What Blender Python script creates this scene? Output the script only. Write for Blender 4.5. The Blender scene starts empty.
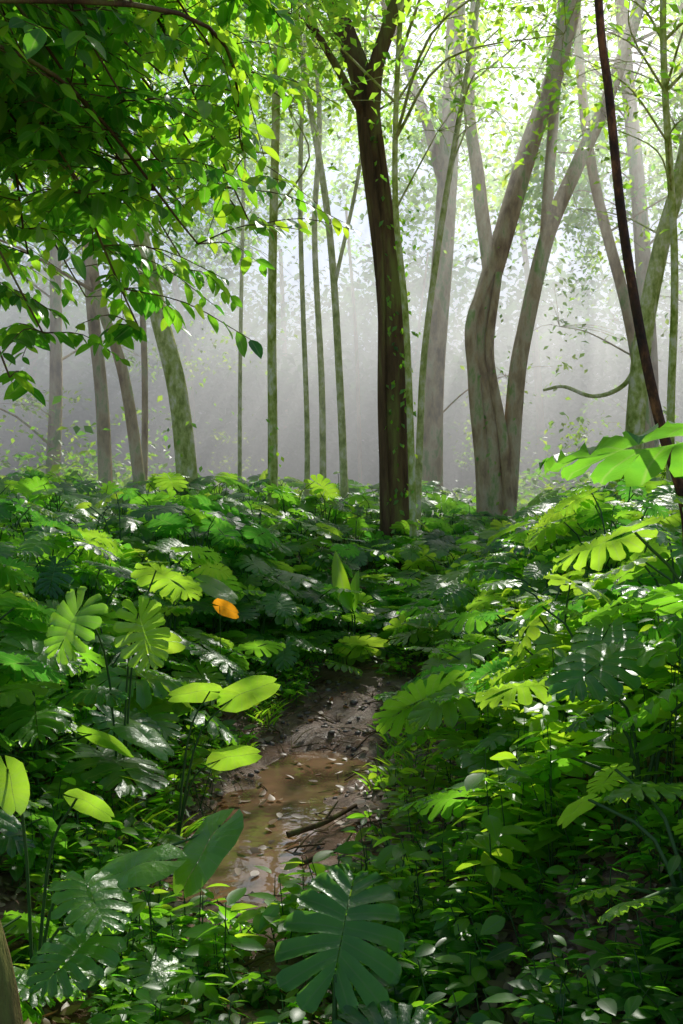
import bpy, math
import numpy as np
rng = np.random.default_rng(11)
S = bpy.context.scene
S.view_settings.view_transform='Standard'; S.view_settings.look='None'; S.view_settings.exposure=0
AZ, EL = math.radians(17), math.radians(40)
SUN = np.array([math.sin(AZ)*math.cos(EL), math.cos(AZ)*math.cos(EL), math.sin(EL)])

# ---------------------------------------------------------------- helpers
def norm(v):
    v=np.asarray(v,float); return v/np.maximum(np.linalg.norm(v,axis=-1,keepdims=True),1e-9)
def sstep(a,b,x):
    t=np.clip((x-a)/(b-a),0,1); return t*t*(3-2*t)
def wob(x,y,s=1.0,seed=0.0):
    x=x*s+seed*3.1; y=y*s-seed*1.7
    return (np.sin(1.3*x+2.1*y+.5)+np.sin(-2.3*x+1.1*y+1.9)+.7*np.sin(3.7*x+.6*y+4.)+.7*np.sin(.4*x-4.1*y+2.2)
            +.45*np.sin(6.1*x+5.3*y)+.45*np.sin(-5.2*x+7.3*y+1.))/4.3
class Acc:
    def __init__(s): s.V=[];s.Q=[];s.U=[];s.T=[];s.M=[];s.n=0
    def add(s,V,Q,U,T,m):
        V=np.asarray(V,float).reshape(-1,3); Q=np.asarray(Q,int).reshape(-1,4)
        s.V.append(V); s.Q.append(Q+s.n); s.U.append(np.asarray(U,float).reshape(-1,2))
        s.T.append(np.broadcast_to(np.asarray(T,float),(len(V),)).copy()); s.M.append(np.full(len(Q),m)); s.n+=len(V)
    def build(s,name,mats,parent=None,smooth=True):
        V=np.concatenate(s.V);Q=np.concatenate(s.Q);U=np.concatenate(s.U);T=np.concatenate(s.T);M=np.concatenate(s.M)
        me=bpy.data.meshes.new(name)
        me.vertices.add(len(V)); me.vertices.foreach_set('co',V.ravel().astype(np.float32))
        me.loops.add(Q.size); me.loops.foreach_set('vertex_index',Q.ravel().astype(np.int32))
        me.polygons.add(len(Q)); me.polygons.foreach_set('loop_start',np.arange(0,Q.size,4,dtype=np.int32))
        me.polygons.foreach_set('loop_total',np.full(len(Q),4,dtype=np.int32))
        me.polygons.foreach_set('material_index',M.astype(np.int32))
        me.polygons.foreach_set('use_smooth',np.full(len(Q),smooth))
        uv=me.uv_layers.new(name='UVMap'); uv.data.foreach_set('uv',U[Q.ravel()].ravel().astype(np.float32))
        a=me.attributes.new('tint','FLOAT','POINT'); a.data.foreach_set('value',T.astype(np.float32))
        me.update(calc_edges=True)
        for m in mats: me.materials.append(m)
        ob=bpy.data.objects.new(name,me); S.collection.objects.link(ob)
        if parent is not None: ob.parent=parent
        return ob
def frame(d,n):
    y=norm(d); n=np.asarray(n,float)
    z=norm(n-(n*y).sum(-1,keepdims=True)*y); x=np.cross(y,z)
    return np.stack([x,y,z],axis=-1)
def inst(acc,T,P,R,sc,tint,m):
    TV,TQ,TU=T; P=np.asarray(P,float).reshape(-1,3); N=len(P)
    if N==0: return
    R=np.asarray(R).reshape(-1,3,3); sc=np.asarray(sc,float)
    if sc.ndim<2: sc=np.repeat(np.broadcast_to(sc,(N,))[:,None],3,1)
    V=np.einsum('nij,nkj->nki',R,TV[None]*sc[:,None,:])+P[:,None,:]
    Q=TQ[None]+np.arange(N)[:,None,None]*len(TV)
    U=np.tile(TU,(N,1)); t=np.repeat(np.broadcast_to(np.asarray(tint,float),(N,)),len(TV))
    acc.add(V,Q,U,t,m)
def spline(P,n):
    P=np.asarray(P,float); k=len(P)
    if k==2:
        t=np.linspace(0,1,n)[:,None]; return P[0]*(1-t)+P[1]*t
    Pe=np.vstack([2*P[0]-P[1],P,2*P[-1]-P[-2]]); out=[]
    for s in np.linspace(0,k-1-1e-6,n):
        i=int(s);t=s-i;a,b,c,d=Pe[i:i+4]
        out.append(.5*((2*b)+(-a+c)*t+(2*a-5*b+4*c-d)*t*t+(-a+3*b-3*c+d)*t**3))
    return np.array(out)
def tube(acc,P,r0,r1,m,nseg=8,n=14,bump=0.0,tint=.5,flare=0.0,radii=None):
    C=spline(P,n); 
    rr=np.linspace(r0,r1,n) if radii is None else np.interp(np.linspace(0,1,n),np.linspace(0,1,len(radii)),radii)
    s=np.linspace(0,1,n); 
    if flare: rr=rr*(1+flare*np.exp(-s*n/1.6))
    tg=norm(np.gradient(C,axis=0)); ref=np.array([1.,.13,.07]) if abs(tg[0][0])<.8 else np.array([0,1.,.1])
    a=norm(np.cross(tg,ref)); b=np.cross(tg,a)
    th=np.linspace(0,2*math.pi,nseg,endpoint=False); ph=rng.uniform(0,6,4)
    R=rr[:,None]*(1+bump*(np.sin(3*th[None]+ph[0]+2*s[:,None])*.6+np.sin(5*th[None]+ph[1]-3*s[:,None])*.4
        +.5*np.sin(9*s[:,None]*2+ph[2]+th[None])))
    V=C[:,None]+a[:,None]*np.cos(th)[None,:,None]*R[...,None]+b[:,None]*np.sin(th)[None,:,None]*R[...,None]
    i=np.arange(n-1)[:,None]*nseg; j=np.arange(nseg)[None]; jn=(j+1)%nseg
    Q=np.stack([i+j,i+jn,i+nseg+jn,i+nseg+j],-1).reshape(-1,4)
    U=np.zeros((n*nseg,2)); U[:,0]=.3;U[:,1]=.5
    acc.add(V,Q,U,tint,m)

# ---------------------------------------------------------------- leaf templates
def monstera(nf=7,cols=2,split=True,seed=0,us=(0,.3,.5,.7,.88,.97,1.0)):
    r=np.random.default_rng(seed); V=[];Q=[];U=[]
    for side in (1,-1):
        edges=np.linspace(0,1,nf+1)
        for i in range(nf):
            t0,t1=edges[i],edges[i+1]; tc=.5*(t0+t1); L=1+r.uniform(-.09,.06) if split else 1.
            gap=r.uniform(.72,.9); gs=r.uniform(.25,.55)
            base=len(V)
            for u in us:
                k=1. if (not split or i==nf-1 and u<.6) else float(np.interp(u,[0,gs,gs+.12,.88,.97,1],[1,1,gap+.03,gap,gap*.7,gap*.35]))
                for c in range(cols+1):
                    q=c/cols-.5; t=tc+q*(t1-t0)*k
                    a=math.radians(-80+150*t**.75); W=(.54*(1-t**2.6)**.62)*(.62+.38*min(1,t/.22))+.015
                    uu=u*L
                    x=side*(uu*W*math.cos(a)+.004); y=t*.92+uu*W*math.sin(a)
                    rr=abs(x); z=.16*rr-.72*rr*rr-.2*y*y-.015*math.cos(q*math.pi*2)*(u>.1)+.025*math.sin(7*t+side+seed)+.03*u*r.uniform(-1,1)*(u>.5)
                    V.append((x,y,z)); U.append((q,u))
            nc=cols+1
            for a_ in range(len(us)-1):
                for c in range(cols):
                    p=base+a_*nc+c; f=(p,p+1,p+nc+1,p+nc)
                    Q.append(f if side>0 else f[::-1])
    return np.array(V),np.array(Q),np.array(U)
def heart(seed=2):
    V,Q,U=monstera(9,1,False,seed,(0,.25,.5,.75,.93,1))
    V=V.copy(); V[:,2]=.2*np.abs(V[:,0])-.5*V[:,0]**2-.25*V[:,1]**2+.02*np.sin(9*V[:,1]+5*V[:,0]); V[:,0]*=.84; return V,Q,U
def elliptic(ns=4,fold=.12,w=.22,bend=.18,tip=1.0):
    V=[];Q=[];U=[]
    for i in range(ns+1):
        s=i/ns; ww=w*max(math.sin(math.pi*min(s**.85,1)),.0)**.8+.004
        for c in (-1,0,1):
            V.append((c*ww, s, -bend*s*s+abs(c)*fold*ww*2)); U.append((c*.5,.5))
    for i in range(ns):
        for c in range(2):
            p=i*3+c; Q.append((p,p+1,p+4,p+3))
    return np.array(V),np.array(Q),np.array(U)
def pebble():
    V=[];Q=[];n=8;m=5
    for i in range(m+1):
        for j in range(n):
            th=math.pi*(.02+.96*i/m); ph=2*math.pi*j/n; k=1+.15*math.sin(3*ph+2*th)
            V.append((math.sin(th)*math.cos(ph)*k,math.sin(th)*math.sin(ph)*.75*k,math.cos(th)*.5))
    for i in range(m):
        for j in range(n): Q.append((i*n+j,(i+1)*n+j,(i+1)*n+(j+1)%n,i*n+(j+1)%n))
    return np.array(V),np.array(Q),np.full((len(V),2),.4)
MON=[monstera(8,2,True,s) for s in range(6)]
MONF=[monstera(7,1,True,s+9,(0,.4,.85,1)) for s in range(3)]
HEART=heart()
ELL=elliptic(5); ELLF=elliptic(2,.15,.27,.2); LONG=elliptic(7,.25,.14,.35)

# ---------------------------------------------------------------- materials
def newmat(name):
    m=bpy.data.materials.new(name); m.use_nodes=True; nt=m.node_tree; nt.nodes.clear()
    return m,nt,nt.nodes.new('ShaderNodeOutputMaterial')
def ramp(nt,stops,fac):
    r=nt.nodes.new('ShaderNodeValToRGB'); e=r.color_ramp.elements
    while len(e)<len(stops): e.new(.5)
    for k,(p,c) in zip(e,stops): k.position=p; k.color=(*c,1)
    nt.links.new(fac,r.inputs[0]); return r.outputs[0]
def math_(nt,op,a,b=None,clamp=False):
    n=nt.nodes.new('ShaderNodeMath'); n.operation=op; n.use_clamp=clamp
    for i,v in enumerate((a,b)):
        if v is None: continue
        if isinstance(v,(int,float)): n.inputs[i].default_value=v
        else: nt.links.new(v,n.inputs[i])
    return n.outputs[0]
def noise(nt,scale,detail=3,rough=.5,vec=None):
    n=nt.nodes.new('ShaderNodeTexNoise'); n.inputs['Scale'].default_value=scale; n.inputs['Detail'].default_value=detail
    n.inputs['Roughness'].default_value=rough
    if vec is None:
        tc=nt.nodes.new('ShaderNodeTexCoord'); vec=tc.outputs['Object']
    nt.links.new(vec,n.inputs['Vector']); return n.outputs['Fac']
def mixc(nt,f,a,b,mode='MIX'):
    n=nt.nodes.new('ShaderNodeMix'); n.data_type='RGBA'; n.blend_type=mode
    if isinstance(f,(int,float)): n.inputs[0].default_value=f
    else: nt.links.new(f,n.inputs[0])
    for i,v in ((6,a),(7,b)):
        if isinstance(v,tuple): n.inputs[i].default_value=(*v,1)
        else: nt.links.new(v,n.inputs[i])
    return n.outputs[2]
def leafmat(name,stops,tstops,tf=.45,rough=.38,spec=.5,vein=.5,nscale=9,bump=0):
    m,nt,out=newmat(name)
    at=nt.nodes.new('ShaderNodeAttribute'); at.attribute_name='tint'
    nz=noise(nt,nscale,2)
    t=math_(nt,'ADD',at.outputs['Fac'],math_(nt,'MULTIPLY',math_(nt,'SUBTRACT',nz,.5),.5),True)
    col=ramp(nt,stops,t); tc=ramp(nt,tstops,t)
    uv=nt.nodes.new('ShaderNodeUVMap'); sp=nt.nodes.new('ShaderNodeSeparateXYZ'); nt.links.new(uv.outputs[0],sp.inputs[0])
    ax=math_(nt,'ABSOLUTE',sp.outputs[0]); v1=math_(nt,'SUBTRACT',1.,math_(nt,'MULTIPLY',ax,14.),True)
    v2=math_(nt,'SUBTRACT',1.,math_(nt,'MULTIPLY',sp.outputs[1],22.),True)
    vm=math_(nt,'MULTIPLY',math_(nt,'MAXIMUM',v1,v2),vein,True)
    col=mixc(nt,vm,col,(.16,.28,.07)); tc=mixc(nt,vm,tc,(.6,.8,.2))
    p=nt.nodes.new('ShaderNodeBsdfPrincipled'); nt.links.new(col,p.inputs['Base Color'])
    nt.links.new(math_(nt,'ADD',rough-.12,math_(nt,'MULTIPLY',noise(nt,nscale*3,3,.6),.3)),p.inputs['Roughness'])
    p.inputs['Specular IOR Level'].default_value=spec
    if bump:
        b=nt.nodes.new('ShaderNodeBump'); b.inputs['Strength'].default_value=bump; b.inputs['Distance'].default_value=.02
        nt.links.new(noise(nt,26,3,.6),b.inputs['Height']); nt.links.new(b.outputs[0],p.inputs['Normal'])
    tr=nt.nodes.new('ShaderNodeBsdfTranslucent'); nt.links.new(tc,tr.inputs['Color'])
    mx=nt.nodes.new('ShaderNodeMixShader'); mx.inputs[0].default_value=tf
    nt.links.new(p.outputs[0],mx.inputs[1]); nt.links.new(tr.outputs[0],mx.inputs[2]); nt.links.new(mx.outputs[0],out.inputs[0])
    return m
M_mon=leafmat('monstera_leaf',[(0,(.03,.095,.026)),(.5,(.07,.20,.022)),(1,(.17,.33,.03))],
              [(0,(.16,.58,.05)),(.5,(.40,.93,.04)),(1,(.70,1,.06))],.52,.33,1.0,.5,9,.35)
M_can=leafmat('canopy_leaf',[(0,(.05,.13,.015)),(.5,(.09,.20,.015)),(1,(.14,.25,.02))],
              [(0,(.32,.76,.04)),(.5,(.54,.93,.06)),(1,(.78,1,.08))],.68,.45,.4,.1,1.5)
M_fol=leafmat('understory_leaf',[(0,(.022,.07,.014)),(.5,(.065,.19,.016)),(1,(.14,.29,.016))],
              [(0,(.12,.52,.02)),(.5,(.40,.92,.03)),(1,(.72,1,.04))],.55,.35,.8,.5,6)
M_far=leafmat('distant_leaf',[(0,(.05,.13,.03)),(.5,(.055,.14,.03)),(1,(.06,.15,.03))],
              [(0,(.14,.42,.06)),(.5,(.16,.46,.06)),(1,(.2,.5,.06))],.4,.9,.0,.0,.5)
def simple(name,stops,scale,rough=.8,bump=.4,bscale=30,vec_scale=(1,1,1),spec=.3,tr=0):
    m,nt,out=newmat(name); tc=nt.nodes.new('ShaderNodeTexCoord'); mp=nt.nodes.new('ShaderNodeMapping')
    mp.inputs['Scale'].default_value=vec_scale; nt.links.new(tc.outputs['Object'],mp.inputs[0]); v=mp.outputs[0]
    n1=noise(nt,scale,6,.65,v); c=ramp(nt,stops,n1)
    p=nt.nodes.new('ShaderNodeBsdfPrincipled'); nt.links.new(c,p.inputs['Base Color']); p.inputs['Roughness'].default_value=rough
    p.inputs['Specular IOR Level'].default_value=spec
    b=nt.nodes.new('ShaderNodeBump'); b.inputs['Strength'].default_value=bump; b.inputs['Distance'].default_value=.03
    nt.links.new(noise(nt,bscale,6,.7,v),b.inputs['Height']); nt.links.new(b.outputs[0],p.inputs['Normal'])
    nt.links.new(p.outputs[0],out.inputs[0]); return m
M_bark=simple('dark_bark',[(.3,(.04,.024,.012)),(.5,(.14,.085,.038)),(.64,(.2,.2,.05))],5,.9,1,14,(1,1,.15),.15)
M_barkp=simple('pale_bark',[(.34,(.28,.16,.07)),(.47,(.58,.40,.20)),(.55,(.68,.54,.32)),(.64,(.30,.42,.08))],4,.9,.9,16,(1,1,.4),.1)
M_barkl=simple('lichen_bark',[(.36,(.22,.28,.03)),(.5,(.50,.54,.14)),(.63,(.75,.7,.45))],9,.9,.7,18,(1,1,.6),.1)
M_stem=simple('petiole',[(.3,(.03,.08,.02)),(.7,(.08,.16,.035))],6,.5,.1)
M_liana=simple('liana_bark',[(.35,(.03,.018,.01)),(.5,(.10,.045,.018)),(.62,(.35,.15,.05))],14,.6,.8,40,(1,1,.5))
M_rock=simple('wet_stone',[(.35,(.09,.06,.045)),(.6,(.26,.2,.17))],7,.4,.4,30)
M_dead=leafmat('dead_leaf',[(0,(.10,.055,.03)),(.5,(.24,.14,.085)),(1,(.48,.33,.23))],[(0,(.2,.09,.03)),(.5,(.4,.2,.06)),(1,(.6,.35,.12))],.25,.42,.6,.3)
M_orange=leafmat('withered_leaf',[(0,(.6,.2,.01)),(1,(.7,.25,.02))],[(0,(1,.38,.01)),(1,(1,.42,.02))],.6,.5,.3,.2)
def ground_mat():
    m,nt,out=newmat('forest_soil'); tc=nt.nodes.new('ShaderNodeTexCoord'); v=tc.outputs['Object']
    c=ramp(nt,[(.3,(.11,.05,.026)),(.5,(.33,.18,.115)),(.66,(.52,.35,.26))],noise(nt,2.2,8,.7,v))
    c=mixc(nt,math_(nt,'MULTIPLY',noise(nt,40,3,.6,v),.4),c,(.08,.04,.025))
    p=nt.nodes.new('ShaderNodeBsdfPrincipled'); nt.links.new(c,p.inputs['Base Color'])
    nt.links.new(ramp(nt,[(.42,(.2,)*3),(.6,(.5,)*3)],noise(nt,1.6,4,.6,v)),p.inputs['Roughness'])
    b=nt.nodes.new('ShaderNodeBump'); b.inputs['Strength'].default_value=.9; b.inputs['Distance'].default_value=.07
    nt.links.new(noise(nt,14,9,.75,v),b.inputs['Height']); nt.links.new(b.outputs[0],p.inputs['Normal'])
    nt.links.new(p.outputs[0],out.inputs[0]); return m
def water_mat():
    m,nt,out=newmat('muddy_water'); p=nt.nodes.new('ShaderNodeBsdfPrincipled')
    nt.links.new(ramp(nt,[(.35,(.13,.07,.04)),(.65,(.28,.16,.09))],noise(nt,3,3)),p.inputs['Base Color']); p.inputs['Roughness'].default_value=.04; p.inputs['IOR'].default_value=1.33
    p.inputs['Specular IOR Level'].default_value=1.0
    b=nt.nodes.new('ShaderNodeBump'); b.inputs['Strength'].default_value=.12; b.inputs['Distance'].default_value=.02
    nt.links.new(noise(nt,9,2),b.inputs['Height']); nt.links.new(b.outputs[0],p.inputs['Normal']); nt.links.new(p.outputs[0],out.inputs[0]); return m

# ---------------------------------------------------------------- terrain
def xc(y): return np.interp(y,[0,3.5,5,6.5,8,10,12,14,18],[-.6,-.5,-.38,-.27,0,.54,1.2,2.2,4.])
def hgt(x,y):
    x=np.asarray(x,float); y=np.asarray(y,float)
    zs=np.interp(y,[0,3,7,8,10,12,14,20,40,400],[0,0,0,.1,.4,.82,1.05,1.2,1.5,1.6])
    dx=x-xc(y); fade=1-.8*sstep(8.5,13,y)
    b=np.where(dx<0,.5,.68)*fade
    z=zs+b*sstep(.40,2.0,np.abs(dx))+.03*wob(x,y,1.5)+.034*wob(x,y,4,2)+.015*wob(x,y,12,5)
    z-=.13*np.exp(-((dx+.08+.09*np.sin(y*2.6))/.32)**2)*sstep(4.2,4.8,y)*(1-sstep(7,7.6,y))
    return z
def axis(a,b,st,lo,hi):
    mid=np.arange(a,b,st); l=[a];s=st
    while l[-1]>lo: s*=1.25; l.append(l[-1]-s)
    r=[mid[-1]];s=st
    while r[-1]<hi: s*=1.25; r.append(r[-1]+s)
    return np.concatenate([np.array(l[1:])[::-1],mid,np.array(r[1:])])
gx=axis(-5,5,.04,-300,300); gy=axis(1.5,14,.04,-100,400)
X,Y=np.meshgrid(gx,gy,indexing='ij'); Z=hgt(X,Y)
A=Acc(); ny=len(gy); i=np.arange(len(gx)-1)[:,None]*ny; j=np.arange(ny-1)[None]
Q=np.stack([i+j,i+ny+j,i+ny+j+1,i+j+1],-1).reshape(-1,4)
V=np.stack([X,Y,Z],-1).reshape(-1,3); A.add(V,Q,V[:,:2],.5,0); A.build('ground',[ground_mat()])
A=Acc(); ys=np.linspace(4.1,7.6,60); xs=np.linspace(-.5,.5,8)
V=np.array([[xc(y)+x,y,-.046] for y in ys for x in xs])
Q=[(a*8+c,a*8+c+1,(a+1)*8+c+1,(a+1)*8+c) for a in range(59) for c in range(7)]
A.add(V,Q,V[:,:2],.5,0); A.build('stream_water',[water_mat()])

# ---------------------------------------------------------------- gaps in the canopy, organised along the sun's direction
HOLES=[(-.2,5.9,1.4),(1.0,6.6,1.6),(1.5,8.5,1.6),(1.9,5.2,1.4),(-2.2,7.5,1.4),(-1.0,4.0,1.1),(-1.3,5.2,1.1),(-2.6,10,1.7),(.9,4.6,1.1),(-.3,3.4,.7),(3,10.5,1.6),(.2,8,1.1),(-.6,12,1.5),(-1.6,2.4,1.2),(-.5,9.6,.8),(1.1,3.7,.9),(-.9,2.9,.8),(0,7,1.1)]
def land(P):
    k=(P[:,2]-.8)/SUN[2]; return P[:,0]-SUN[0]*k, P[:,1]-SUN[1]*k
def hole_mask(P):
    X,Y=land(P); o=np.zeros(len(P),bool)
    for (a,b,r) in HOLES: o|=((X-a)**2+(Y-b)**2)<r*r
    return o
def open_mask(P):
    X,Y=land(P)
    o=wob(X,Y,.9,1.3)+.5*wob(X,Y,2.3,4.1)>-.38
    for (a,b,r) in HOLES: o|=((X-a)**2+(Y-b)**2)<r*r
    u=X*math.cos(AZ)-Y*math.sin(AZ); v=X*math.sin(AZ)+Y*math.cos(AZ)
    far=Y>12.5; of=(np.sin(u*1.6+.4*np.sin(v*.2))+.7*np.sin(u*3.1+1.3+.1*v)+.5*np.sin(u*.8+2.))>-.8
    return np.where(far,of,o)
def prune(P,keep_open=.12):
    o=open_mask(P); h=hole_mask(P); k=np.where(h,min(keep_open,.05),keep_open); return (~o)|(rng.random(len(P))<k)

# ---------------------------------------------------------------- trees
trees=[]
def add_tree(name,stems,mat,twigs=True):
    A=Acc()
    for k,(P,r0,r1) in enumerate(stems):
        P=[list(p) for p in P]
        if k==0:
            P[0][2]=float(hgt(P[0][0],P[0][1]))-.15
        tube(A,P,r0,r1,0,nseg=16 if r0>.1 else 8,n=40,bump=.11 if r0>.1 else .06,flare=.5 if k==0 and r0>.05 else 0)
    ends=np.concatenate([spline(P,20) for P,_,_ in stems])
    trees.append(dict(name=name,A=A,pts=ends,mat=mat,clumps=[]))
add_tree('forest_tree',[([(.72,13,0),(.69,13,2),(.63,13,4.4),(.42,13.1,6.4),(.27,13.2,7.4),(-.1,13.4,8.6),(-.8,13.8,11.5)],.21,.12),
   ([(.36,13.1,6.7),(.45,13,7.5),(.8,12.9,8.6),(1.5,12.6,11)],.12,.07),([(.3,13.1,6.9),(.0,12.8,7.3),(-.5,12.4,8.),(-1.2,12,9)],.06,.03),
   ([(.6,12.8,.8),(.52,12.8,3),(.5,12.85,5),(.3,12.9,6.8)],.06,.04),([(.85,12.95,.8),(.78,12.9,3),(.74,12.9,4.6),(.5,12.95,6.6)],.06,.04)],M_bark)
add_tree('slender_tree',[([(.92,12.6,0),(.89,12.6,2.2),(.81,12.6,4.2),(.68,12.6,5.7),(.72,12.6,7.5),(.9,12.7,10)],.05,.03)],M_barkl)
add_tree('pale_trunk_tree',[([(1.65,19,0),(1.75,19,4),(2.0,19,7.6),(2.2,19,11.5),(2.0,19.3,15)],.24,.15),([(2.0,19,7.8),(1.5,19,9.5),(.6,19,12)],.12,.06)],M_barkp)
add_tree('slender_tree',[([(1.03,14,0),(1.1,14,2.7),(1.17,14,4),(1.4,14,5.7),(1.7,14,7.5),(1.95,14,9),(2.4,14,11)],.055,.03)],M_barkl)
add_tree('buttressed_tree',[([(2.5,16,0),(2.42,16,2.4),(2.3,16,3.6),(2.2,16,4.6),(2.55,16,6),(3.03,16,7.6),(3.55,16,9.2),(4.1,16,12)],.22,.13),
   ([(2.62,15.95,1.2),(2.76,15.9,3.5),(2.93,15.9,4.6),(3.27,15.9,6.1),(3.75,15.9,7.2),(4.24,15.9,8.3),(4.8,15.9,10),(5.2,15.9,12)],.15,.08),
   ([(2.4,16,5.4),(2.2,16,7),(2.05,16,8.4),(2.2,16,10.5)],.12,.07),([(3.25,15.9,6),(3.35,15.9,7.5),(3.55,16,10),(3.6,16,12)],.10,.06),
   ([(2.3,15.9,1.1),(2.22,15.85,2.5),(2.1,15.8,3.8),(2.06,15.8,4.7),(2.4,15.85,5.6)],.12,.08),([(2.7,15.8,1),(2.58,15.8,2.8),(2.36,15.8,4.2),(2.5,15.8,5.5)],.09,.06)],M_barkp)
add_tree('lichen_trunk_tree',[([(4.0,14,0),(4.1,14,2.5),(4.24,14,4.2),(4.48,14,5.4),(4.8,14,6.6),(5.2,14,9),(5.3,14,12)],.14,.09),
   ([(4.2,14,3.9),(4.0,14.1,3.5),(3.6,14.2,3.35),(3.2,14.3,3.5),(2.9,14.3,3.45)],.04,.02)],M_barkl)
add_tree('slender_tree',[([(4.3,13,0),(4.3,13,3),(4.35,13,5),(4.2,13,8),(4.3,13,11)],.06,.04)],M_barkl)
add_tree('leaning_tree',[([(5.3,17,0),(5.2,17,3),(4.9,17,5),(4.2,17,8),(3.9,17,12)],.12,.07)],M_barkp)
add_tree('leaning_tree',[([(-2.08,14,0),(-2.28,14,3.3),(-2.6,14,4.6),(-2.95,14,6.2),(-3.4,14,9),(-3.6,14,11)],.15,.09)],M_barkl)
add_tree('leaning_tree',[([(-3.1,16,0),(-3.48,16,3.8),(-3.95,16,5.4),(-4.3,16,8),(-4.3,16,11)],.10,.06)],M_barkp)
add_tree('forest_tree',[([(-4.2,18,0),(-4.35,18,4),(-4.6,18,6.5),(-4.9,18,12)],.13,.08)],M_barkp)
add_tree('slender_tree',[([(-3.4,17,0),(-3.36,17,4),(-3.5,17,8),(-3.3,17,12)],.06,.04)],M_barkp)
add_tree('sapling',[([(-1.63,16,0),(-1.63,16,4),(-1.55,16,8),(-1.5,16,10)],.035,.025)],M_barkl)
add_tree('slender_tree',[([(-.9,13,0),(-.9,13,3),(-.91,13,4.6),(-.84,13,8),(-.9,13,10)],.07,.045)],M_barkl)
add_tree('sapling',[([(-.55,15,0),(-.52,15,3),(-.62,15,6.5),(-.5,15,10)],.045,.03)],M_barkl)
add_tree('sapling',[([(-.29,15.5,0),(-.3,15.5,3.5),(-.42,15.5,6.),(-.35,15.5,8),(-.6,15.5,11)],.055,.035)],M_barkl)
add_tree('slender_tree',[([(.07,14.5,0),(-.02,14.5,3.5),(-.2,14.5,6),(-.6,14.5,8.5),(-.9,14.5,11)],.06,.04),([(-.1,14.5,5),(.3,14.5,7),(.35,14.5,9)],.03,.02)],M_barkl)
add_tree('forest_tree',[([(-6.4,22,0),(-6.3,22,6),(-6.5,22,13)],.16,.1)],M_barkp)
add_tree('forest_tree',[([(6.2,20,0),(6.1,20,6),(5.6,20,12)],.2,.12)],M_barkp)
add_tree('forest_tree',[([(-3.6,9.5,0),(-4.1,9.4,4),(-3.9,9.2,8),(-3.2,9.,11)],.12,.08)],M_bark)
add_tree('forest_tree',[([(5.2,9.5,0),(5.3,9.4,4),(4.6,9.2,8),(3.9,9.,11)],.16,.08)],M_bark)
add_tree('tall_tree',[([(9,25,0),(9.2,25,8),(8.5,25,16)],.3,.2)],M_barkp)
add_tree('tall_tree',[([(14,32,0),(13.5,32,8),(13,32,18)],.3,.2)],M_barkp)

# crown clumps
C=[]; K=[]
while len(C)<800:
    y=rng.uniform(9,31); x=rng.uniform(-.42*y-1.5,.42*y+1.5)
    lo=1.7+.26*y; hi=1.7+.58*y+1.0
    if y<13: lo=1.7+.5*y  # nearest clumps stay above the view, added to shade the foreground
    z=rng.uniform(lo,min(hi,15.))
    if rng.random()<.18 and y>18 and abs(x-.03*y)>.13*y: z=rng.uniform(1.7+.0*y,lo)
    if abs(x-.03*y)<.09*y and 1.7+.12*y<z<1.7+.37*y and y>12 and rng.random()<.92: continue
    C.append((x,y,z)); K.append(0)
for _ in range(100):
    y=rng.uniform(11,15.5); x=rng.uniform(-.07*y,.37*y); C.append((x,y,1.7+y*rng.uniform(.38,.54))); K.append(1)
for _ in range(210):   # foliage filling the top of the view behind the main trunks
    y=rng.uniform(19,27); x=rng.uniform(-.12*y,.40*y); C.append((x,y,1.7+y*rng.uniform(.30,.52))); K.append(3)
for _ in range(70):   # upper-storey clumps added to block sun and shape the light shafts
    y=rng.uniform(17,44); x=rng.uniform(-.35*y,.55*y+3); C.append((x,y,rng.uniform(12,18))); K.append(2)
C=np.array(C)
for c,kind in zip(C,K):
    d=[np.min(np.linalg.norm(t['pts']-c,axis=1)+np.maximum(t['pts'][:,2]-c[2]+.4,0)*2) for t in trees]
    trees[int(np.argmin(d))]['clumps'].append((c,kind))
for t in trees:
    L=Acc(); nl=0
    for c,kind in t['clumps']:
        k=np.argmin(np.linalg.norm(t['pts']-c,axis=1)+np.maximum(t['pts'][:,2]-c[2]+.4,0)*3); s=t['pts'][k]
        dist=np.linalg.norm(s-c)
        brn=not (open_mask(c[None])[0] and rng.random()<.8) and dist<4.5
        if brn:
            mid=(s+c)/2+np.array([rng.normal(0,.2),rng.normal(0,.2),.12*dist])
            tube(t['A'],[s,mid,c],min(.032,.009+.006*dist),.005,0,nseg=5,n=9)
        nsp=rng.integers(5,9); rad=rng.uniform(.6,1.35)*(1.5 if kind==2 else 1); far=c[1]>19; tb=rng.normal(.08,.18)
        for _ in range(nsp):
            e=c+rng.normal(0,1,3)*np.array([rad*.6,rad*.6,rad*.32])
            if brn: tube(t['A'],[c,(c+e)/2+[0,0,.08],e],.006,.003,0,nseg=3,n=4)
            n=rng.integers(30,54)
            P=e+rng.normal(0,1,(n,3))*np.array([.36,.36,.12])*(1.3 if kind==2 else 1)
            P=P[prune(P,{0:(.13 if far else .05),1:.3,2:.01,3:.28}[kind])]
            if len(P)==0: continue
            n=len(P)
            a=rng.uniform(0,2*math.pi,n); D=np.stack([np.cos(a),np.sin(a),rng.uniform(-.9,.1,n)],-1)
            N=np.stack([rng.normal(0,.45,n),rng.normal(.1,.45,n),np.ones(n)],-1)
            inst(L,ELLF,P,frame(D,N),rng.uniform(.08,.17,n)*{0:1,1:1,2:2.,3:1.4}[kind],np.clip(rng.normal(.5,.2,n)+tb,0,1),0); nl+=n
    ob=t['A'].build(t['name'],[t['mat']])
    if nl: L.build('crown',[M_can],parent=ob)

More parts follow.
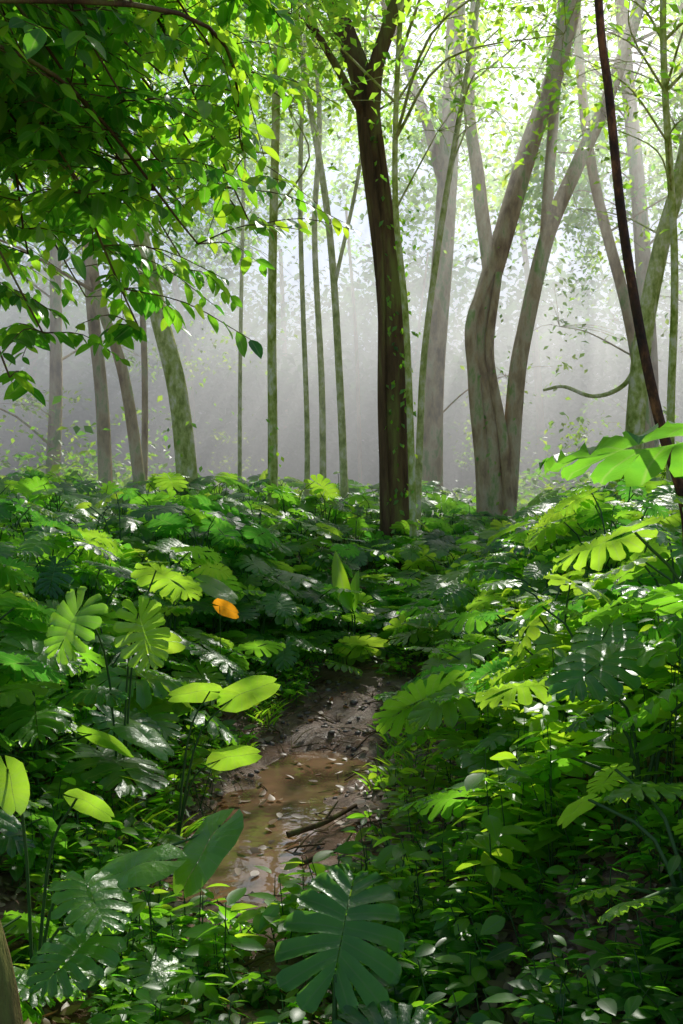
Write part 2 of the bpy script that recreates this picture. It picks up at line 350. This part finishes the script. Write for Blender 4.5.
L=Acc()
for (xx,yy,z0,z1,n,sp) in [(.76,12.75,1,7.5,200,.12),(2.45,15.7,1,5,30,.18),(-.9,12.95,1.2,3,20,.06),(-2.2,13.85,1.2,3,20,.12)]:
    z=rng.uniform(z0,z1,n); P=np.stack([xx+rng.normal(0,sp,n)-(z>5.5)*.1*(z-5)*(xx<1),np.full(n,yy)+rng.normal(0,.12,n),z],-1)
    a=rng.uniform(0,6.28,n); inst(L,ELLF,P,frame(np.stack([np.cos(a),np.sin(a)*.5,-.8+0*a],-1),np.stack([0*a,-1+0*a,.6+0*a],-1)),rng.uniform(.05,.11,n),rng.uniform(.2,.9,n),0)
L.build('climbing_vine',[M_fol])

# distant forest -------------------------------------------------
A=Acc()
for _ in range(8):
    y=rng.uniform(30,46); x=rng.uniform(-.45*y-3,.45*y+3); r=rng.uniform(.07,.28); l=rng.normal(0,.8)
    g=float(hgt(x,y)); tube(A,[(x,y,g-.2),(x+l*.3,y,g+6),(x+l,y,g+rng.uniform(9,14))],r,r*.5,0,nseg=7,n=8)
for _ in range(560):
    y=rng.uniform(40,65); x=rng.uniform(-.45*y-3,.45*y+3)
    z=rng.uniform(7,14) if rng.random()<.35 else rng.uniform(1.4,8)
    R=rng.uniform(.8,1.9); n=rng.integers(190,320)
    P=np.array([x,y,z])+rng.normal(0,1,(n,3))*np.array([R,R,R*.55]); P[:,2]=np.maximum(P[:,2],1.3)
    a=rng.uniform(0,6.28,n)
    inst(A,ELLF,P,frame(np.stack([np.cos(a),np.sin(a),rng.uniform(-.8,.1,n)],-1),np.stack([rng.normal(0,.6,n),rng.normal(-.2,.6,n),np.ones(n)],-1)),rng.uniform(.28,.6,n),np.clip(rng.normal(.45,.2,n),0,1),1)
A.build('distant_forest',[M_barkp,M_far])

A=Acc()
for _ in range(230):
    y=rng.uniform(15.5,31); x=rng.uniform(-.42*y-2,.42*y+2); g=float(hgt(x,y)); hh=rng.uniform(.4,1.1)*(1.9 if abs(x)>4 else .8)
    n=80; P=np.array([x,y,g+hh*.5])+rng.normal(0,1,(n,3))*np.array([.6,.5,hh*.3]); a=rng.uniform(0,6.28,n)
    inst(A,ELLF,P,frame(np.stack([np.cos(a),np.sin(a),rng.uniform(-.7,.3,n)],-1),np.stack([rng.normal(0,.5,n),rng.normal(.2,.5,n),np.ones(n)],-1)),rng.uniform(.12,.26,n),rng.uniform(.3,1,n),0)
A.build('shrub_undergrowth',[M_fol])

# ---------------------------------------------------------------- monstera (blades lean towards the light)
def mon_leaf(A,base,att,d,nrm,size,tint,tmpl=None,pr=.009):
    base=np.array(base,float);att=np.array(att,float)
    mid=base*.45+att*.55+np.array([0,0,.16*np.linalg.norm(att-base)]); mid[:2]=base[:2]*.62+att[:2]*.38
    tube(A,[base,mid,att],pr,pr*.6,1,nseg=5,n=8)
    T=MON[rng.integers(6)] if tmpl is None else tmpl
    inst(A,T,[att],frame(np.array([d],float),np.array([nrm],float)),[size],tint,0)
def mon_plant(A,x,y,near=True,hmax=1.0,nl=None,toward=None):
    g=float(hgt(x,y)); n=nl or int(rng.integers(8,14)); a0=rng.uniform(0,6.28); right=x>xc(y); pt=rng.normal(0,.2)+(.18 if right else .02); ps=rng.uniform(.75,1.2)*(.62+.38*float(sstep(2.8,5.5,y)))
    for k in range(n):
        a=a0+k*2.4+rng.normal(0,.25); H=hmax*rng.uniform(.35,1.08); r=rng.uniform(.12,.5)*(1.25-.5*H/hmax)
        att=np.array([x+math.cos(a)*r,y+math.sin(a)*r,g+H]); 
        lit=rng.random()<(.52 if right else .38)
        d=np.array([math.cos(a+rng.normal(0,.3)),math.sin(a+rng.normal(0,.3)),rng.uniform(-.7,.08)])
        if lit:
            nr=np.array([math.cos(a)*.2+rng.normal(.1,.25),math.sin(a)*.2+rng.normal(.6,.25),1.]); d[2]=d[2]*.5-.5*d[1]
        else:
            nr=np.array([rng.normal(.1,.17),rng.normal(-.18,.17),1.]); d[2]=-(nr[0]*d[0]+nr[1]*d[1])+rng.uniform(-.3,.08)
        sz=rng.uniform(.19,.42)*ps
        young=rng.random()<.12
        T=HEART if young else (MON[rng.integers(6)] if near else MONF[rng.integers(3)])
        base=np.array([x+rng.normal(0,.04),y+rng.normal(0,.04),g-.03])
        mid=base*.4+att*.6+np.array([0,0,.18*H]); mid[:2]=base[:2]*.65+att[:2]*.35
        tube(A,[base,mid,att],.008,.005,1,nseg=5 if near else 3,n=7 if near else 4)
        sc=np.array([[sz*rng.uniform(.8,1.1),sz,sz*rng.uniform(.5,1.6)]])*(.62 if young else 1)
        inst(A,T,[att],frame(d[None],nr[None]),sc,float(np.clip(rng.normal(.42,.26)+pt+.3*young,0,1)),0)
AL=Acc(); AR=Acc()
yy=2.9
while yy<17.5:
    st=.44 if yy<11 else .58
    xx=-(.36*yy+1.8)
    while xx<.36*yy+1.8:
        x=xx+rng.uniform(-.2,.2); y=yy+rng.uniform(-.2,.2); xx+=st
        dx=x-float(xc(y)); side=-1 if dx<0 else 1
        clear=(.86 if side<0 else 1.02) if y<8 else max(.88-.45*(y-8),-1)
        if y<4 and y>3.2: clear=.35
        if abs(dx)<clear: continue
        if y<3.4 and abs(x)<1.0: continue
        if math.hypot(x,y)<2.9 : continue
        if side>0 and y<6 and dx<1.5 and rng.random()<.55: continue
        if side<0 and y<4.5 and rng.random()<.35: continue
        if rng.random()<.1: continue
        H=.5+.45*float(sstep(.7,2.2,abs(dx)))
        if y<4.6: H*=.75
        if y<4 and abs(dx)<.9: H*=.45
        if 8.2<y<10.5 and abs(dx)<.7: H*=.7
        if side>0 and y<7: H*=.85
        mon_plant(AL if side<0 else AR,x,y,y<9,H*rng.uniform(.8,1.15))
    yy+=st
AL.build('monstera_undergrowth',[M_mon,M_stem]); AR.build('monstera_undergrowth',[M_mon,M_stem])

def hero(leaves,base,pr=.007):
    A=Acc(); b=(base[0],base[1],float(hgt(base[0],base[1]))-.03)
    for (att,d,n,s,t,T) in leaves: mon_leaf(A,b,att,d,n,s,t,T,pr)
    A.build('monstera_plant',[M_mon,M_stem])
hero([((-.55,5.0,.76),(.8,.1,.45),(-.45,.9,.6),.24,.8,HEART),((-.66,5.0,.80),(-.8,-.1,.05),(.1,.8,.8),.2,.8,HEART),((-.6,4.9,.48),(.8,.1,.25),(-.2,.9,.7),.2,.8,HEART)],(-.85,5.1))
hero([((-1.0,4.9,1.2),(.25,.2,-1),(.1,1,.3),.28,.75,MON[1]),((-1.25,4.8,1.25),(-.4,-.3,-.7),(-.1,-.8,.7),.28,.6,MON[0]),((-.95,5.1,1.4),(.3,.4,-.2),(.1,.6,1),.3,.8,MON[2])],(-1.15,5.2))
hero([((-.40,3.3,.66),(-.45,-.5,-.45),(-.4,-.35,1),.24,.6,HEART),((-.58,3.2,.58),(-.9,-.1,-.1),(.1,-.22,1),.24,.6,HEART)],(-.85,3.4))
hero([((-.02,2.95,.33),(.12,.45,.45),(.0,-.9,.7),.36,.35,MON[3]),((.05,2.8,.22),(.9,.1,.1),(-.0,-.6,1),.24,.15,MON[2]),((-.12,2.7,.2),(-.8,.1,.1),(-.1,-.5,1),.26,.1,MON[0])],(-.02,2.9),.010)
hero([((1.38,3.4,1.94),(-1,.05,.08),(.05,.20,1),.66,.3,MON[0]),((1.15,3.9,1.62),(-.7,.0,-.15),(-.1,.5,1),.34,.8,MON[2]),((1.4,3.9,1.72),(.5,-.1,-.2),(.1,-.2,1),.36,.8,MON[1]),((1.0,3.6,1.2),(-.6,-.5,-.2),(-.1,-.25,1),.32,.2,MON[3]),((1.3,3.5,1.3),(.2,-.8,-.5),(0,-.7,1),.3,.2,MON[1]),((.8,3.8,1.05),(-.8,.2,-.1),(.1,.5,1),.28,.8,MON[4])],(1.5,3.9),.010)
hero([((-1.04,3.1,.90),(.2,.2,-.9),(.1,1,.3),.14,.8,HEART),((-.85,3.2,.78),(.8,.1,-.3),(.1,.8,.6),.13,.8,HEART),((-.8,3.1,.55),(.3,-.5,-.1),(.1,-.2,1),.23,.6,MON[1]),((-.75,3.0,.42),(-.3,-.6,-.1),(.1,-.2,1),.23,.5,MON[2])],(-1.05,3.4))
hero([((.9,4.7,.98),(-.8,.1,-.2),(-.1,.6,1),.28,.9,MON[2]),((.95,4.8,1.2),(-.3,-.1,-.3),(-.1,.6,1),.3,.9,MON[0]),((1.15,5.0,1.35),(.3,.2,-.1),(.1,-.15,1),.32,.9,MON[3])],(1.15,5.2))
A=Acc(); b=(-.9,7.4,float(hgt(-.9,7.4))); mon_leaf(A,b,(-.88,7.2,1.02),(.9,-.3,-.2),(.2,1,.6),.17,.5,HEART,.005); A.build('withered_leaf_plant',[M_orange,M_stem])
A=Acc(); g=float(hgt(-.05,9.6))
for (dx,dy,dz,s,t) in [(-.4,0,1,.6,.8),(-.05,.1,1,.4,.5)]:
    p=np.array([.13+dx*.08,9.5,g+.42]); tube(A,[(.13,9.5,g-.05),p],.010,.007,1,nseg=5,n=4)
    inst(A,LONG,[p],frame(np.array([[dx,dy,dz]]),np.array([[-.5,-1.,.3]])),[s],t,0)
A.build('heliconia_plant',[M_fol,M_stem])

# ---------------------------------------------------------------- seedlings / ground cover
A=Acc()
def seedling(x,y,h,n,s,t):
    g=float(hgt(x,y)); top=np.array([x+rng.normal(0,.06),y+rng.normal(0,.06),g+h]); tube(A,[(x,y,g-.02),top],.004,.002,1,nseg=3,n=3)
    k=rng.uniform(.25,1,n); P=np.array([x,y,g])*(1-k[:,None])+top*k[:,None]
    a=np.arange(n)*2.4+rng.uniform(0,6); D=np.stack([np.cos(a),np.sin(a),rng.uniform(-.35,.35,n)],-1)
    P=P+D*.02; l=(rng.random(n)<.45)
    D[:,2]-=l*.4*D[:,1]
    inst(A,ELL,P,frame(D,np.stack([rng.normal(.1,.28,n),rng.normal(0,.28,n)-.16+.7*l,np.ones(n)],-1)),np.stack([s*rng.uniform(.9,1.5,n),s*rng.uniform(.8,1.3,n),s*np.ones(n)],-1),np.clip(t+rng.normal(0,.2,n),0,1),0)
c=0
while c<2600:
    y=1.9+9*rng.random()**1.4; x=rng.uniform(-.36*y-.5,.36*y+.5); dx=x-float(xc(y))
    lim=(.50 if dx<0 else .62)*(1-float(sstep(7.8,9.3,y)))*float(sstep(3.7,4.5,y))+.16*float(wob(x,y,2,3))
    if abs(dx)<lim: continue
    if math.hypot(x,y)<1.9: continue
    if float(wob(x,y,1.4,7))<-.2 and y>3: continue
    if 0<dx<1.1 and 4.6<y<8 and rng.random()<.5: continue
    if y<3 and abs(dx)>.6 and dx<0: continue
    lo=.55 if y<3.6 else 1
    seedling(x,y,rng.uniform(.08,.35)*lo,int(rng.integers(5,13)),rng.uniform(.045,.12)*(.85 if y<3.6 else 1) ,rng.normal((.66 if dx>0 else .52) if y>3.6 else .35,.12)); c+=1
for _ in range(110):
    y=rng.uniform(3.4,6.8); x=float(xc(y))+rng.uniform(1.,2.); seedling(x,y,rng.uniform(.35,.7),int(rng.integers(14,26)),rng.uniform(.08,.13),.85)
A.build('seedling_groundcover',[M_fol,M_stem])
A=Acc(); n=3400; y=rng.uniform(3.3,9,n); sd=rng.choice([-1,1],n); x=xc(y)+sd*(.46+np.abs(rng.normal(0,.35,n))); P=np.stack([x,y,hgt(x,y)-.01],-1)
a=rng.uniform(0,6.28,n); D=np.stack([np.cos(a)*.6,np.sin(a)*.6,np.ones(n)],-1); N=np.stack([-np.cos(a),-np.sin(a),.6+0*a],-1)
m=wob(x,y,1.7,9)>.05; P,D,N=P[m],D[m],N[m]; n=len(P)
L=rng.uniform(.06,.2,n); inst(A,LONG,P,frame(D,N),np.stack([L*.35,L,L],-1),rng.uniform(.3,1,n),0); A.build('grass',[M_fol])
A=Acc(); n=15000; y=2.4+11*rng.random(n)**1.5; x=rng.uniform(-1,1,n)*(.36*y+.6); m=(np.abs(x-xc(y))>.38)|(rng.random(n)<.12); x,y=x[m],y[m]; n=len(x)
P=np.stack([x,y,np.maximum(hgt(x,y),-.044)+rng.uniform(.005,.03,n)],-1); a=rng.uniform(0,6.28,n)
inst(A,ELL,P,frame(np.stack([np.cos(a),np.sin(a),rng.normal(0,.25,n)],-1),np.stack([rng.normal(0,.35,n),rng.normal(0,.35,n),np.ones(n)],-1)),np.stack([rng.uniform(.05,.12,n),rng.uniform(.035,.09,n),rng.uniform(-.12,.12,n)],-1),rng.random(n),0)
A.build('leaf_litter',[M_dead])
A=Acc()
for k in range(170):
    y=rng.uniform(3.4,8.5); x=float(xc(y))+rng.normal(0,.55); a=rng.uniform(0,3.14); l=rng.uniform(.06,.2); r=rng.uniform(.003,.007)
    P=[(x+math.cos(a)*l*s,y+math.sin(a)*l*s,float(hgt(x+math.cos(a)*l*s,y+math.sin(a)*l*s))+.012+.02*(s==0)) for s in (-1,0,1)]
    tube(A,P,r,r*.5,0,nseg=5,n=6)
A.build('fallen_twigs',[M_bark])
A=Acc(); n=420; y=rng.uniform(3.8,8.8,n); x=xc(y)+rng.normal(0,.36,n); s=np.abs(rng.normal(0,.014,n))+.006; a=rng.uniform(0,6.28,n)
inst(A,pebble(),np.stack([x,y,hgt(x,y)+s*.1],-1),frame(np.stack([np.cos(a),np.sin(a),0*a],-1),np.tile([0.,0,1],(n,1))),s,.5,0); A.build('pebbles',[M_rock])
for P,r in [([(-.28,5.15,.03),(-.1,5.25,.06),(.08,5.5,.08)],.018),([(-.2,4.75,.02),(0,4.85,.06),(.3,4.8,.14)],.014)]:
    A=Acc(); tube(A,P,r,r*.6,0,nseg=8,n=12,bump=.1); tube(A,[P[1],(P[1][0]+.08,P[1][1]+.12,P[1][2]+.08)],r*.5,r*.2,0,nseg=5,n=5); A.build('fallen_branch',[M_bark])

# ---------------------------------------------------------------- liana on the right
A=Acc()
tube(A,[(.95,4.1,7.5),(1.0,4.05,5),(1.03,4,3.8),(1.08,4,3.36),(1.13,4,2.87),(1.2,4,2.43),(1.28,4,2.07),(1.38,4,1.73),(1.42,4.05,1.4),(1.5,4.1,.5)],.015,.022,0,nseg=10,n=110,bump=.16)
tube(A,[(1.3,3.7,1.95),(1.36,3.7,1.55),(1.33,3.7,1.2),(1.4,3.75,.5)],.026,.03,0,nseg=10,n=30,bump=.15)
A.build('liana',[M_liana])

# ---------------------------------------------------------------- overhanging foreground tree (left)
A=Acc(); L=Acc()
tube(A,[(-.80,2.5,-.15),(-.87,2.5,.45),(-1.0,2.5,.9),(-1.3,2.6,1.7),(-1.7,2.9,2.8),(-2.2,3.4,4.2),(-2.5,4,6.2)],.06,.05,0,nseg=12,n=30,bump=.1)
starts=[(-1.95,3.1,3.3),(-2.2,3.4,4.1),(-2.35,3.7,5.0)]
tg=[(-.75,5.2,3.1),(-1.1,5.4,2.7),(-1.5,5.0,2.6),(-.55,5.6,3.7),(-.9,5.0,3.9),(-1.3,5.2,3.5),(-1.7,5.4,3.1),(-.75,5.8,4.4),(-1.4,5.6,4.3),(-.3,6.0,4.7),(-1.9,5.5,3.8),(-1.9,5.2,2.6),(-2.2,6,4.6),(-1.1,6.3,4.9),(-.6,6.6,3.6),(-1.7,6.6,3.7),(-1.1,6.8,3.9),(-.1,6.6,5.1),(-2.0,5.8,2.9),(-2.3,6.2,3.3),(-1.0,4.6,3.6),(-1.4,4.6,3.9),(-.5,5.2,4.4),(-1.6,4.8,2.35),
 (-2.3,7.2,4.4),(-1.6,7.2,4.7),(-.9,7.4,5.0),(-2.6,7.4,3.6),(-1.9,7.4,3.3),(-1.3,7.4,4.2),(-.4,7.0,4.6),(-.8,7.5,4.0),(-1.2,7.8,3.6),(-1.8,7.8,5.2),(-2.6,7.6,5.2),
 (-1.2,4.7,3.2),(-1.5,4.9,3.5),(-1.0,5.0,3.3),(-1.7,5.1,4.2),(-1.2,5.3,4.6),(-.8,5.5,4.9),(-1.9,6.4,4.1),(-1.4,6.2,3.3),(-2.1,6.8,3.9)]
for k,e in enumerate(tg):
    s=np.array(starts[k%3]); e=np.array(e); mid=(s+e)/2+np.array([rng.normal(0,.2),.2,.45]); P=spline([s,mid,e],14); tube(A,P,.016,.005,0,nseg=6,n=14)
    tb=.35 if e[1]<5.45 else .64
    for q in range(22):
        o=P[rng.integers(5,14)]; a=rng.uniform(0,6.28); l=rng.uniform(.3,.75); en=o+np.array([math.cos(a)*l,math.sin(a)*l,-rng.uniform(-.15,.4)*l-.03])
        X_,Y_=land(en[None])
        if wob(X_,Y_,1.8,6.5)[0]>.2 and rng.random()<.55: continue
        tw=spline([o,(o+en)/2+[0,0,.06],en],9); tube(A,tw,.004,.002,0,nseg=4,n=7)
        n=int(rng.integers(8,14)); idx=np.linspace(1,8,n); B=np.array([tw[int(i)]*(1-i%1)+tw[min(int(i)+1,8)]*(i%1) for i in idx])
        t=norm(en-o); side=np.cross(t,[0,0,1]); sg=np.where(np.arange(n)%2==0,1,-1)[:,None]
        D=t*.7+side*sg*.9+np.array([0,0,-.55])+rng.normal(0,.25,(n,3)); N=np.array([0,0,1.])+rng.normal(0,.35,(n,3))-t*-.3
        inst(L,ELL,B,frame(D,N),(rng.uniform(.07,.16,n)*rng.uniform(.8,1.1))[:,None]*np.array([[1.15,1,1]]),np.clip(rng.normal(tb,.27,n),0,1),0)
ob=A.build('overhanging_tree',[M_bark]); L.build('leaves',[M_fol],parent=ob)

# ---------------------------------------------------------------- mist volume
bpy.ops.mesh.primitive_cube_add(size=1,location=(0,41.5,3.5)); mo=bpy.context.object; mo.name='morning_mist'; mo.scale=(80,57,11.4)
m,nt,out=newmat('mist'); v=nt.nodes.new('ShaderNodeVolumeScatter'); v.inputs['Color'].default_value=(.99,1,.97,1); v.inputs['Density'].default_value=.056; v.inputs['Anisotropy'].default_value=.6
nt.links.new(v.outputs[0],out.inputs['Volume']); mo.data.materials.append(m)

# ---------------------------------------------------------------- sky, sun, camera
w=bpy.data.worlds.new('World'); S.world=w; w.use_nodes=True; nt=w.node_tree
sk=nt.nodes.new('ShaderNodeTexSky'); sk.sky_type='NISHITA'; sk.sun_disc=False; sk.sun_elevation=EL; sk.sun_rotation=AZ
bg=nt.nodes['Background']; nt.links.new(sk.outputs[0],bg.inputs[0]); bg.inputs[1].default_value=.15
ld=bpy.data.lights.new('sun','SUN'); ld.energy=5; ld.angle=math.radians(.5); ld.color=(1,.98,.88); lo=bpy.data.objects.new('sun',ld); S.collection.objects.link(lo)
import mathutils
lo.rotation_euler=mathutils.Vector(SUN).to_track_quat('Z','Y').to_euler(); lo.location=(3,15,20)
cd=bpy.data.cameras.new('camera'); co=bpy.data.objects.new('camera',cd); S.collection.objects.link(co); co.location=(0,0,1.7); co.rotation_euler=(math.pi/2,0,0)
cd.sensor_fit='VERTICAL'; cd.sensor_height=36; cd.sensor_width=24; cd.lens=35; cd.clip_end=1500; cd.clip_start=.05
S.camera=co
